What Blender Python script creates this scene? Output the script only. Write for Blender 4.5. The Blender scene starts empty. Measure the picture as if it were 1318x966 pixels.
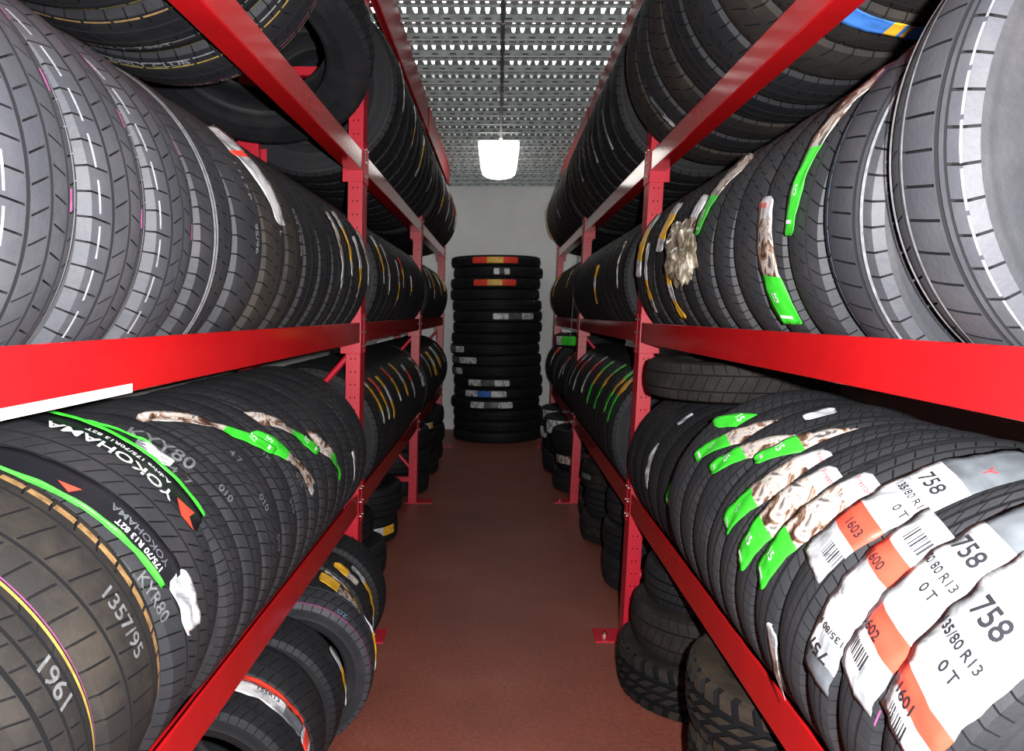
import bpy, bmesh, math, random
import numpy as np
from mathutils import Vector, Matrix, noise
R_ = math.radians
rnd = random.Random(7)
SC = bpy.context.scene
COL = SC.collection

# ------------------------------------------------------------------ materials
def new_mat(name):
    m = bpy.data.materials.new(name); m.use_nodes = True
    nt = m.node_tree; return m, nt, nt.nodes['Principled BSDF']
def node(nt, kind, **kw):
    n = nt.nodes.new(kind)
    for k, v in kw.items():
        if k in n.inputs: n.inputs[k].default_value = v
        else: setattr(n, k, v)
    return n
def ramp(nt, stops, interp='LINEAR'):
    r = nt.nodes.new('ShaderNodeValToRGB'); r.color_ramp.interpolation = interp
    els = r.color_ramp.elements
    while len(els) < len(stops): els.new(0.5)
    for e, (p, c) in zip(els, stops): e.position = p; e.color = (*c, 1)
    return r
def simple(name, col, rough=.5, metal=0, spec=.5, emit=None, noise_amt=0, noise_scale=30):
    m, nt, b = new_mat(name)
    b.inputs['Base Color'].default_value = (*col, 1); b.inputs['Roughness'].default_value = rough
    b.inputs['Metallic'].default_value = metal; b.inputs['Specular IOR Level'].default_value = spec
    if emit: b.inputs['Emission Color'].default_value = (*col, 1); b.inputs['Emission Strength'].default_value = emit
    if noise_amt:
        tc = node(nt, 'ShaderNodeTexCoord'); nz = node(nt, 'ShaderNodeTexNoise', Scale=noise_scale, Detail=4)
        nt.links.new(tc.outputs['Object'], nz.inputs['Vector'])
        lo = tuple(c * (1 - noise_amt) for c in col); hi = tuple(min(1, c * (1 + noise_amt)) for c in col)
        r = ramp(nt, [(.3, lo), (.7, hi)]); nt.links.new(nz.outputs['Fac'], r.inputs[0]); nt.links.new(r.outputs[0], b.inputs['Base Color'])
    return m
def rubber(name, c0, c1, dust, dust_amt, rough=.5, spec=.5):
    m, nt, b = new_mat(name)
    oi = node(nt, 'ShaderNodeObjectInfo'); tc = node(nt, 'ShaderNodeTexCoord')
    add = node(nt, 'ShaderNodeVectorMath', operation='ADD')
    mul = node(nt, 'ShaderNodeMath', operation='MULTIPLY'); mul.inputs[1].default_value = 37.0
    nt.links.new(oi.outputs['Random'], mul.inputs[0])
    nt.links.new(tc.outputs['Object'], add.inputs[0]); nt.links.new(mul.outputs[0], add.inputs[1])
    n1 = node(nt, 'ShaderNodeTexNoise', Scale=9, Detail=5, Roughness=.65); nt.links.new(add.outputs[0], n1.inputs['Vector'])
    base = node(nt, 'ShaderNodeMix', data_type='RGBA'); base.inputs[6].default_value = (*c0, 1); base.inputs[7].default_value = (*c1, 1)
    nt.links.new(oi.outputs['Random'], base.inputs[0])
    r = ramp(nt, [(.45, (0, 0, 0)), (.75, (dust_amt,) * 3)]); nt.links.new(n1.outputs['Fac'], r.inputs[0])
    mx = node(nt, 'ShaderNodeMix', data_type='RGBA'); nt.links.new(base.outputs[2], mx.inputs[6]); mx.inputs[7].default_value = (*dust, 1)
    nt.links.new(r.outputs[0], mx.inputs[0]); nt.links.new(mx.outputs[2], b.inputs['Base Color'])
    b.inputs['Roughness'].default_value = rough; b.inputs['Specular IOR Level'].default_value = spec
    n2 = node(nt, 'ShaderNodeTexNoise', Scale=140, Detail=3); nt.links.new(add.outputs[0], n2.inputs['Vector'])
    bp = node(nt, 'ShaderNodeBump', Strength=.25, Distance=.002); nt.links.new(n2.outputs['Fac'], bp.inputs['Height']); nt.links.new(bp.outputs[0], b.inputs['Normal'])
    return m
M = {}
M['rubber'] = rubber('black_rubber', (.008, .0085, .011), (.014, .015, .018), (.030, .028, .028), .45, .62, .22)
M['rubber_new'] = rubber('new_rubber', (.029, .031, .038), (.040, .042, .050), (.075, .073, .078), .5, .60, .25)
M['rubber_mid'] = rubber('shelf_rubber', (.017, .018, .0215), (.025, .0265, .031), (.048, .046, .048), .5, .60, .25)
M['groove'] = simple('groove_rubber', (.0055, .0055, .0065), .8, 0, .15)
M['rubber_dusty'] = rubber('dusty_rubber', (.013, .012, .0115), (.020, .018, .0165), (.046, .037, .029), .6, .75, .2)
M['rubber_dirty'] = rubber('dirty_rubber', (.018, .0145, .0115), (.026, .020, .0155), (.055, .041, .029), .85, .85, .15)
def paint(name, col, rough):
    m, nt, b = new_mat(name)
    tc = node(nt, 'ShaderNodeTexCoord'); n1 = node(nt, 'ShaderNodeTexNoise', Scale=7, Detail=6, Roughness=.7); nt.links.new(tc.outputs['Object'], n1.inputs['Vector'])
    r = ramp(nt, [(.3, tuple(c * .8 for c in col)), (.7, col)]); nt.links.new(n1.outputs['Fac'], r.inputs[0]); nt.links.new(r.outputs[0], b.inputs['Base Color'])
    b.inputs['Roughness'].default_value = rough; b.inputs['Specular IOR Level'].default_value = .6
    n2 = node(nt, 'ShaderNodeTexNoise', Scale=60, Detail=2); nt.links.new(tc.outputs['Object'], n2.inputs['Vector'])
    bp = node(nt, 'ShaderNodeBump', Strength=.06, Distance=.002); nt.links.new(n2.outputs['Fac'], bp.inputs['Height']); nt.links.new(bp.outputs[0], b.inputs['Normal'])
    return m
M['red'] = paint('red_beam_paint', (.46, .0085, .011), .12)
M['red_top'] = paint('dull_red_beam_paint', (.50, .009, .018), .5)
M['red_post'] = paint('red_post_paint', (.54, .010, .030), .38)
M['galv'] = simple('galvanised_steel', (.27, .295, .29), .42, .35, .5, noise_amt=.25, noise_scale=25)
M['galv_glint'] = simple('galvanised_edge_glint', (.75, .77, .77), .3, .4)  # lighter copy of the steel: light caught by the plank lips, painted in
M['steel'] = simple('zinc_bolt', (.75, .74, .7), .25, 1)
M['tape'] = simple('pale_tape', (.72, .70, .68), .4)
M['conduit'] = simple('grey_conduit', (.10, .10, .105), .4)
M['housing'] = simple('grey_lamp_housing', (.42, .42, .43), .5)
M['lens'] = simple('lit_lamp_lens', (1, .97, .90), .4, emit=2.8)
def paper():  # grey streaks put the shading of folds into the white paper colour
    m, nt, b = new_mat('white_paper_fold_shade')
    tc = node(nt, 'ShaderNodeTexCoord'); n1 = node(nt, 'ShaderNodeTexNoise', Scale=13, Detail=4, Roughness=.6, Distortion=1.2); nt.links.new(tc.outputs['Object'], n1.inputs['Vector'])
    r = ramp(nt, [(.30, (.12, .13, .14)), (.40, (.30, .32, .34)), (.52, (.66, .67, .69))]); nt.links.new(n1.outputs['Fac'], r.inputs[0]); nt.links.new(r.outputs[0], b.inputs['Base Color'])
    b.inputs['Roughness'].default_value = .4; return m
M['white'] = paper()
M['grey_film'] = simple('silver_film', (.10, .112, .125), .28, noise_amt=.35, noise_scale=22)
M['green'] = simple('green_print', (.045, .62, .035), .4, noise_amt=.18, noise_scale=25)
M['orange_red'] = simple('red_print', (.80, .06, .035), .4, noise_amt=.12, noise_scale=25)
M['yellow'] = simple('yellow_print', (.75, .42, .03), .4, noise_amt=.25, noise_scale=40)
M['blue'] = simple('blue_print', (.05, .18, .55), .4, noise_amt=.2)
M['black_band'] = simple('black_film', (.010, .010, .013), .3)
M['ink'] = simple('black_ink', (.015, .015, .02), .5)
M['ink_red'] = simple('red_ink', (.75, .04, .05), .5)
M['ink_white'] = simple('white_ink', (.78, .80, .82), .5)
M['chalk'] = simple('pale_stamp_ink', (.095, .10, .105), .7, noise_amt=.4, noise_scale=90)
M['line_yellow'] = simple('yellow_line_paint', (.38, .28, .06), .6, noise_amt=.3, noise_scale=80)
M['line_orange'] = simple('ochre_line_paint', (.22, .13, .05), .7, noise_amt=.5, noise_scale=60)
M['line_pink'] = simple('magenta_line_paint', (.30, .07, .21), .6, noise_amt=.3, noise_scale=80)
M['line_white'] = simple('white_line_paint', (.19, .20, .215), .6, noise_amt=.3, noise_scale=80)
M['line_blue'] = simple('blue_line_paint', (.12, .20, .32), .6, noise_amt=.3, noise_scale=80)
def picture_mat():
    m, nt, b = new_mat('printed_picture')
    tc = node(nt, 'ShaderNodeTexCoord'); n1 = node(nt, 'ShaderNodeTexNoise', Scale=30, Detail=3.0, Roughness=.6, Distortion=.6)
    nt.links.new(tc.outputs['Object'], n1.inputs['Vector'])
    r = ramp(nt, [(.30, (.012, .008, .008)), (.40, (.10, .055, .036)), (.45, (.26, .17, .13)), (.50, (.50, .45, .40)), (.58, (.40, .37, .35)), (.66, (.07, .06, .062))])
    nt.links.new(n1.outputs['Fac'], r.inputs[0]); nt.links.new(r.outputs[0], b.inputs['Base Color']); b.inputs['Roughness'].default_value = .35
    return m
M['picture'] = picture_mat()
def film_mat():
    m, nt, b = new_mat('crumpled_brown_film')
    tc = node(nt, 'ShaderNodeTexCoord'); n1 = node(nt, 'ShaderNodeTexNoise', Scale=28, Detail=3); nt.links.new(tc.outputs['Object'], n1.inputs['Vector'])
    r = ramp(nt, [(.35, (.10, .085, .06)), (.55, (.32, .28, .20)), (.7, (.70, .66, .58))]); nt.links.new(n1.outputs['Fac'], r.inputs[0]); nt.links.new(r.outputs[0], b.inputs['Base Color'])
    b.inputs['Roughness'].default_value = .15; return m
M['film'] = film_mat()
def strap_mat():
    m, nt, b = new_mat('translucent_strap')
    b.inputs['Base Color'].default_value = (.42, .44, .48, 1); b.inputs['Roughness'].default_value = .25; b.inputs['Alpha'].default_value = .55; return m
M['strap'] = strap_mat()
def floor_mat():
    m, nt, b = new_mat('painted_concrete_floor')
    tc = node(nt, 'ShaderNodeTexCoord'); n1 = node(nt, 'ShaderNodeTexNoise', Scale=1.8, Detail=7, Roughness=.65); nt.links.new(tc.outputs['Object'], n1.inputs['Vector'])
    n2 = node(nt, 'ShaderNodeTexNoise', Scale=70, Detail=3); nt.links.new(tc.outputs['Object'], n2.inputs['Vector'])
    r = ramp(nt, [(.30, (.175, .052, .036)), (.55, (.235, .066, .044)), (.78, (.27, .115, .085))]); nt.links.new(n1.outputs['Fac'], r.inputs[0])
    r2 = ramp(nt, [(.35, (.8, .8, .8)), (.65, (1.1, 1.1, 1.1))]); nt.links.new(n2.outputs['Fac'], r2.inputs[0])
    mx = node(nt, 'ShaderNodeMix', data_type='RGBA', blend_type='MULTIPLY'); mx.inputs[0].default_value = 1
    nt.links.new(r.outputs[0], mx.inputs[6]); nt.links.new(r2.outputs[0], mx.inputs[7]); nt.links.new(mx.outputs[2], b.inputs['Base Color'])
    b.inputs['Roughness'].default_value = .5; return m
M['floor'] = floor_mat()
def wall_mat():
    m, nt, b = new_mat('white_plaster_wall')
    tc = node(nt, 'ShaderNodeTexCoord'); n1 = node(nt, 'ShaderNodeTexNoise', Scale=2.2, Detail=6, Roughness=.6); nt.links.new(tc.outputs['Object'], n1.inputs['Vector'])
    r = ramp(nt, [(.3, (.80, .81, .81)), (.7, (.90, .91, .90))]); nt.links.new(n1.outputs['Fac'], r.inputs[0]); nt.links.new(r.outputs[0], b.inputs['Base Color'])
    b.inputs['Roughness'].default_value = .8; return m
M['wall'] = wall_mat()

# ------------------------------------------------------------------ mesh helpers
class MB:
    def __init__(s): s.v = []; s.f = []; s.m = []
    def box(s, x0, x1, y0, y1, z0, z1, mi=0):
        b = len(s.v)
        s.v += [(x, y, z) for z in (z0, z1) for y in (y0, y1) for x in (x0, x1)]
        for q in ((0, 2, 3, 1), (4, 5, 7, 6), (0, 1, 5, 4), (2, 6, 7, 3), (0, 4, 6, 2), (1, 3, 7, 5)):
            s.f.append(tuple(b + i for i in q)); s.m.append(mi)
    def prism_y(s, prof, y0, y1, mi=0):            # prof: (x, z) loop
        b = len(s.v); n = len(prof)
        s.v += [(x, y0, z) for x, z in prof] + [(x, y1, z) for x, z in prof]
        for i in range(n):
            j = (i + 1) % n; s.f.append((b + i, b + j, b + n + j, b + n + i)); s.m.append(mi)
        s.f.append(tuple(b + i for i in range(n - 1, -1, -1))); s.m.append(mi)
        s.f.append(tuple(b + n + i for i in range(n))); s.m.append(mi)
    def tube(s, p, q, r, n=10, mi=0, caps=True):
        p, q = Vector(p), Vector(q); d = (q - p).normalized()
        a = d.orthogonal().normalized(); c = d.cross(a); b = len(s.v)
        for o in (p, q):
            for i in range(n):
                t = 2 * math.pi * i / n; s.v.append(tuple(o + (a * math.cos(t) + c * math.sin(t)) * r))
        for i in range(n):
            j = (i + 1) % n; s.f.append((b + i, b + j, b + n + j, b + n + i)); s.m.append(mi)
        if caps:
            s.f.append(tuple(b + i for i in range(n - 1, -1, -1))); s.m.append(mi)
            s.f.append(tuple(b + n + i for i in range(n))); s.m.append(mi)
    def shear(s, k):
        s.v = [(x + k * z, y, z) for x, y, z in s.v]; return s
    def mesh(s, name, mats, smooth=None):
        me = bpy.data.meshes.new(name); me.from_pydata(s.v, [], s.f)
        for m in mats: me.materials.append(m)
        if len(mats) > 1: me.polygons.foreach_set('material_index', s.m)
        bm = bmesh.new(); bm.from_mesh(me); bmesh.ops.recalc_face_normals(bm, faces=bm.faces); bm.to_mesh(me); bm.free()
        if smooth is not None:
            me.polygons.foreach_set('use_smooth', [True] * len(me.polygons)); me.set_sharp_from_angle(angle=R_(smooth))
        me.update(); return me
    def obj(s, name, mats, parent=None, smooth=None, bevel=0):
        if not isinstance(mats, (list, tuple)): mats = [mats]
        o = bpy.data.objects.new(name, s.mesh(name, mats, smooth)); COL.objects.link(o)
        if parent: o.parent = parent
        if bevel:
            md = o.modifiers.new('bevel', 'BEVEL'); md.width = bevel; md.segments = 2; md.limit_method = 'ANGLE'
        return o
def structure(o): o['kind'] = 'structure'; return o
def thing(o, label, cat, group=None):
    o['label'] = label; o['category'] = cat
    if group: o['group'] = group
    return o

# ------------------------------------------------------------------ the room
FRAME_Y = [.50, 2.935, 5.15, 7.365]
HC, YB = 2.71, 8.5
b = MB(); b.box(-1.35, 1.45, -2.2, YB, -.1, 0); structure(b.obj('floor', M['floor']))
b = MB(); b.box(-1.35, 1.45, YB, YB + .1, 0, 3.9); structure(b.obj('wall_back', M['wall']))  # top edge height shaped to limit the sky seen through the planks
b = MB(); b.box(-1.45, -1.35, -2.2, YB + .1, 0, 5.4); structure(b.obj('wall_left', M['wall']))
b = MB(); b.box(1.45, 1.55, -2.2, YB + .1, 0, 5.4); structure(b.obj('wall_right', M['wall']))
b = MB(); b.box(-1.35, 1.45, -2.3, -2.2, 0, 5.4); structure(b.obj('wall_front', M['wall']))
# ceiling: open galvanised planks laid across the aisle
PITCH = .247
c = MB()
for i in range(44):
    y0 = -2.2 + i * PITCH
    if y0 > YB - .03: break
    y1 = min(y0 + PITCH - .004, YB)
    ym = (y0 + y1) / 2 + .01
    # hanging side webs of the plank with their turned lips
    c.box(-1.34, 1.44, y0, y0 + .0025, HC - .031, HC + .004)
    c.box(-1.34, 1.44, y0 - .012, y0 + .0025, HC - .034, HC - .031, 2)
    for ya, yb in ((y0 + .0025, y0 + .012), (y1 - .010, y1 - .0025), (ym - .007, ym + .007)):
        c.box(-1.34, 1.44, ya, yb, HC, HC + .003)
    c.box(-1.34, 1.44, ym - .0015, ym + .0015, HC - .010, HC + .010)
    if y0 < 1.4: c.box(-1.34, 1.44, y0, y1, HC + .003, HC + .006)      # plain solid deck at the near end
    k = 0; x = -1.32
    while x < 1.42:
        w = .0195 if k % 2 == 0 else .0145
        xs = x + (.0245 if i % 2 else 0)
        if y0 > 1.3:
            for ya, yb in ((y0 + .011, ym - .006), (ym + .006, y1 - .009)):
                n = 5; base = len(c.v)         # a domed strand bridging the opening
                for q in range(n + 1):
                    t = q / n; ww = w * (1.12 - .36 * math.sin(math.pi * t)); zz = HC + .002 + .010 * math.sin(math.pi * t); yy = ya + (yb - ya) * t
                    c.v += [(xs - ww, yy, zz), (xs, yy, zz - .004), (xs + ww, yy, zz)]
                for q in range(n):
                    p = base + q * 3
                    c.f += [(p, p + 1, p + 4, p + 3), (p + 1, p + 2, p + 5, p + 4)]; c.m += [0, 0]
            if k % 2 == 0: c.box(xs - .016, xs + .016, y0 - .0006, y0, HC - .020, HC - .013, 1)   # punched dark slots in the web
        x += .049; k += 1
structure(c.obj('ceiling', [M['galv'], M['ink'], M['galv_glint']]))
# unseen slab added above to cut sky light; daylight enters over the end wall
b = MB(); b.box(-1.45, 1.55, -2.3, 8.0, 5.4, 5.5); structure(b.obj('ceiling_light_block', M['wall']))
# ------------------------------------------------------------------ racks
LEV = dict(low=(.60, .085), mid=(1.265, .078), up=(1.910, .072), top=(2.70, .19))
def make_rack(side):
    left = side == 'left'
    s = 1 if left else -1                    # +s points to the aisle
    x0, k = (-.563, .028) if left else (.493, .046)
    root = bpy.data.objects.new('storage_rack', None); COL.objects.link(root)
    root.location = (0, 0, 0)
    thing(root, 'red bolted steel rack full of tyres along the %s side of the aisle' % side, 'rack', 'red steel racks either side of the aisle')
    def X(d): return x0 - s * d              # d = distance behind the aisle face
    D = .47
    for yi, Y in enumerate(FRAME_Y):
        for back in (0, 1):
            b = MB()
            xa, xb = sorted((X(0), X(.055))) if not back else sorted((X(D - .055), X(D)))
            # front plate with punched holes
            cols = [xa, xa + .017, xa + .021, xb - .021, xb - .017, xb]
            z, ztop = 0, HC - .02
            while z < ztop - .01:
                z1 = min(z + .05, ztop); h0, h1 = z + .022, z + .028
                for zi, (za, zb) in enumerate(((z, h0), (h0, h1), (h1, z1))):
                    for ci in range(5):
                        if zi == 1 and ci in (1, 3): continue
                        b.box(cols[ci], cols[ci + 1], Y, Y + .003, za, zb)
                z = z1
            for xs in ((xa, xa + .003), (xb - .003, xb)): b.box(*xs, Y + .003, Y + .10, 0, ztop)
            for xs in ((xa, xa + .016), (xb - .016, xb)): b.box(*xs, Y + .097, Y + .10, 0, ztop)
            o = b.shear(k).obj('upright_post', M['red_post'], root)
            p = MB()
            if not back:
                e = sorted((X(.075), X(-.107))); p.box(*e, Y - .012, Y + .112, 0, .006)
                xm = X(-.065); p.tube((xm, Y + .04, .006), (xm, Y + .04, .016), .011, 6, 1); p.tube((xm, Y + .04, .016), (xm, Y + .04, .024), .006, 8, 1)
            else:
                e = sorted((X(D - .08), X(D + .04))); p.box(*e, Y - .012, Y + .112, 0, .006)
            p.shear(k).obj('foot_plate', [M['red_post'], M['steel']], o)
        # lattice bracing between front and rear post
        pts = [((.055, .16), (D - .055, .16)), ((.055, .24), (D - .055, .66)), ((D - .055, .72), (.055, 1.135)), ((.055, 1.20), (D - .055, 1.62)),
               ((.03, 2.215), (D - .03, 2.215))]
        for (d0, z0), (d1, z1) in pts:
            b = MB()
            if abs(z0 - z1) < .01:
                e = sorted((X(d0), X(d1))); b.box(*e, Y + .03, Y + .065, z0 - .016, z0 + .016)
            else: b.tube((X(d0), Y + .05, z0), (X(d1), Y + .05, z1), .0125, 10)
            b.shear(k).obj('lattice_brace', M['red_post'], root, 40)
    for lev, (zt, h) in LEV.items():
        for bi in range(3):
            ya, yb = FRAME_Y[bi] + .100, FRAME_Y[bi + 1]
            for back in (0, 1):
                if lev == 'top' and back == 0: d = lambda q: q
                else: d = (lambda q: q) if not back else (lambda q: D - q)
                b = MB()
                if lev == 'top': prof = [(0, 0), (.032, 0), (.032, -h), (.026, -h), (.026, -.012), (.006, -.012), (.006, -.13), (.009, -.14), (.009, -h), (0, -h)]
                else: prof = [(0, 0), (.007, 0), (.010, -.055), (.060, -.055), (.060, -h), (0, -h)]
                b.prism_y([(X(d(q)), zt + z) for q, z in prof], ya, yb)
                if lev == 'top' and not back: b.v = [(x + s * (.028 if left else .006), y, z) for x, y, z in b.v]
                o = b.shear(k).obj('shelf_beam', M['red_top' if lev == 'top' else 'red'], root, bevel=.0025)
                if lev == 'top': continue
                for ye, sg in ((ya, -1), (yb, 1)):      # hooked end connectors with rivets
                    c = MB(); y0, y1 = sorted((ye, ye - sg * .005))
                    e = sorted((X(d(-.004)), X(d(.076)))); c.box(*e, y0, y1, zt - h - .042, zt + .030)
                    ys = sorted((ye - sg * .005, ye + sg * .045)); e = sorted((X(d(-.004)), X(d(0.0)))); c.box(*e, *ys, zt - h - .042, zt + .034)
                    for zz in (-h - .015, -h / 2, .012):
                        xs = X(d(-.004)); xe = X(d(-.010)); yc = ye + sg * .030
                        c.tube((xs, yc, zt + zz), (xe, yc, zt + zz), .006, 8, 1)
                    c.shear(k).obj('beam_connector', [M['red_post'], M['steel']], o, bevel=.0015)
                if lev == 'mid' and bi == 0 and back == 0 and left:
                    t = MB(); t.box(X(0), X(-.0012), ya, 1.10, zt - h - .001, zt - h + .012); t.shear(k).obj('pale_tape_strip', M['tape'], o)
    return root
make_rack('left'); make_rack('right')

# ------------------------------------------------------------------ tyres
STYLES = {
    # grooves: (centre as share of half tread, width m, depth m); sipes: list of (lo, hi, depth, phase, skew) over tread share
    'rib':   dict(N=64, gr=[(-.52, .010, .008), (0, .008, .008), (.52, .010, .008)], si=[(-1.0, -.60, .005, 0, .5), (.60, 1.0, .005, .5, -.5), (-.44, -.1, .003, .3, .3), (.1, .44, .003, .8, .3)], w=.16),
    'sipe':  dict(N=58, gr=[(-.50, .009, .008), (.05, .009, .008), (.56, .009, .008)], si=[(-1.0, -.58, .006, 0, .25), (-.42, -.04, .006, .45, -.35), (.14, .48, .006, .2, .35), (.64, 1.0, .006, .6, -.25)], w=.13),
    'fine':  dict(N=84, gr=[(-.55, .006, .007), (-.12, .006, .007), (.30, .006, .007), (.70, .005, .006)], si=[(-1.0, -.62, .005, 0, .2), (-.48, -.18, .004, .5, .5), (-.06, .24, .004, .2, .5), (.36, .66, .004, .7, .5), (.76, 1.0, .005, .4, -.2)], w=.17),
    'block': dict(N=66, gr=[(-.62, .007, .008), (-.22, .008, .008), (.22, .008, .008), (.62, .007, .008)], si=[(-1.0, -.68, .006, 0, .6), (-.56, -.29, .006, .5, .8), (-.16, .16, .005, .1, .8), (.29, .56, .006, .6, .8), (.68, 1.0, .006, .3, .6)], w=.18),
    'wide':  dict(N=52, gr=[(-.70, .007, .008), (-.52, .011, .009), (.62, .010, .009)], si=[(-1.0, -.74, .005, 0, .1), (-.42, .52, .007, .4, .18), (.68, 1.0, .007, .1, -.2)], w=.14),
    'worn':  dict(N=50, gr=[(-.45, .008, .005), (.45, .008, .005)], si=[(-1.0, -.56, .003, 0, .3), (-.36, .36, .002, .5, .6), (.56, 1.0, .003, .5, -.3)], w=.14),
    'knob':  dict(N=34, gr=[(-.48, .016, .011), (.0, .012, .009), (.48, .016, .011)], si=[(-1.0, -.60, .011, 0, .2), (-.36, -.07, .010, .5, .7), (.07, .36, .010, .1, .7), (.60, 1.0, .011, .5, -.2)], w=.36),
    'moped': dict(N=90, gr=[(0, .008, .006)], si=[(-1.0, -.12, .006, 0, .5), (.12, 1.0, .006, .5, -.5)], w=.3),
}
def crown(t, R, W):                              # radius at tread share t (-1..1)
    return R - .010 * abs(t) ** 2.4
_cache = {}
def tyre_meshes(style, R, W, rim, mat):
    W = round(W, 2); key = (style, round(R, 3), W, rim, mat)
    if key in _cache: return _cache[key]
    st = STYLES[style]; tw = W * .44
    # tread
    GW = 1 if style == 'knob' else .62
    ts = {-1.0, 1.0}
    for (c, w, d) in st['gr']:
        h = w * GW / 2 / tw; e = .0009 / tw
        ts |= {c - h, c - h + e, c + h - e, c + h}
    for (a, bb, d, ph, sk) in st['si']:
        for q in range(5): ts.add(a + (bb - a) * q / 4)
        ts.add(max(-1, a - .012)); ts.add(min(1, bb + .012))
    ts = sorted(ts); T = np.array([t for i, t in enumerate(ts) if i == 0 or t - ts[i - 1] > 1e-4])
    gd = np.zeros(len(T))
    for (c, w, d) in st['gr']:
        h = w * GW / 2 / tw; e = .0007 / tw
        gd[(T > c - h + e * .5) & (T < c + h - e * .5)] = d
    prof_r = np.array([crown(t, R, W) for t in T]); prof_v = T * tw
    sd = np.zeros(len(T)); ph = np.zeros(len(T)); sk = np.zeros(len(T))
    for (a, bb, d, p, s) in st['si']:
        mm = (T >= a - 1e-6) & (T <= bb + 1e-6); sd[mm] = d
        out = (T >= a - .02) & (T <= bb + .02); ph[out] = p; sk[out] = s * (T[out] - a) / (bb - a)
    N = st['N']; w = st['w'] * (1 if style == 'knob' else .5); e = .018
    samp = [(0, 0), (e, 1), (w, 1), (w + e, 0), ((1 + w + e) / 2, 0)]
    verts = []; nv = len(T) + 2
    jit = random.Random(3)
    pit = 2 * math.pi / N
    for i in range(N):
        for (u, low) in samp:
            th = (i + u + ph - sk * .9) * pit
            r = prof_r - np.maximum(gd, sd * low)
            row = [(T[j], th[j], r[j]) for j in range(len(T))]
            th0 = row[0][1]; th1 = row[-1][1]
            verts.append((-W * .485 * math.copysign(1, 1), th0, R - .026))
            verts.extend((prof_v[j], th[j], r[j]) for j in range(len(T)))
            verts.append((W * .485, th1, R - .026))
    me = bpy.data.meshes.new('tread'); 
    V = [(r * math.cos(t), v, r * math.sin(t)) for (v, t, r) in verts]
    n = N * len(samp); F = []
    for i in range(n):
        a = i * nv; bb = ((i + 1) % n) * nv
        for j in range(nv - 1): F.append((a + j, a + j + 1, bb + j + 1, bb + j))
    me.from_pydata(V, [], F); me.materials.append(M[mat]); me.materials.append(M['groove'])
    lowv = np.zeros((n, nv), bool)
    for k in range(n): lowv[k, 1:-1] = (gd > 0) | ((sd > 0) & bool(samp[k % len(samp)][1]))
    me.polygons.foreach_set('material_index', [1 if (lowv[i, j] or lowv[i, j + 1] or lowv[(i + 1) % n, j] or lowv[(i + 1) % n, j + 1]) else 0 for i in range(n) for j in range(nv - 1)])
    me.polygons.foreach_set('use_smooth', [True] * len(F)); me.set_sharp_from_angle(angle=R_(28)); me.update()
    # casing: sidewalls, beads and inner liner
    hgt = R - rim
    side = [(.487, R - .024), (.492, R - .030), (.496, R - .034), (.493, R - .036), (.5, R - .30 * hgt), (.5, R - .45 * hgt), (.488, R - .60 * hgt), (.492, R - .615 * hgt), (.488, R - .63 * hgt), (.462, R - .78 * hgt), (.425, rim + .022), (.43, rim + .018), (.41, rim + .006), (.36, rim), (.33, rim + .006), (.33, rim + .02)]
    liner = [(.40, R - .70 * hgt), (.445, R - .45 * hgt), (.44, R - .28 * hgt), (.40, R - .032), (.2, R - .026)]
    half = side + liner
    loop = [(v * W, r) for v, r in half] + [(-v * W, r) for v, r in reversed(half)]
    n = 96; m = len(loop)
    V = [(r * math.cos(2 * math.pi * i / n), v, r * math.sin(2 * math.pi * i / n)) for i in range(n) for v, r in loop]
    F = []
    for i in range(n):
        a = i * m; bb = ((i + 1) % n) * m
        for j in range(m - 1): F.append((a + j, bb + j, bb + j + 1, a + j + 1))
    mc = bpy.data.meshes.new('tyre'); mc.from_pydata(V, [], F); mc.materials.append(M['rubber_mid' if mat == 'rubber_new' else mat])
    mc.polygons.foreach_set('use_smooth', [True] * len(F)); mc.set_sharp_from_angle(angle=R_(40)); mc.update()
    _cache[key] = (mc, me)
    return _cache[key]

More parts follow.
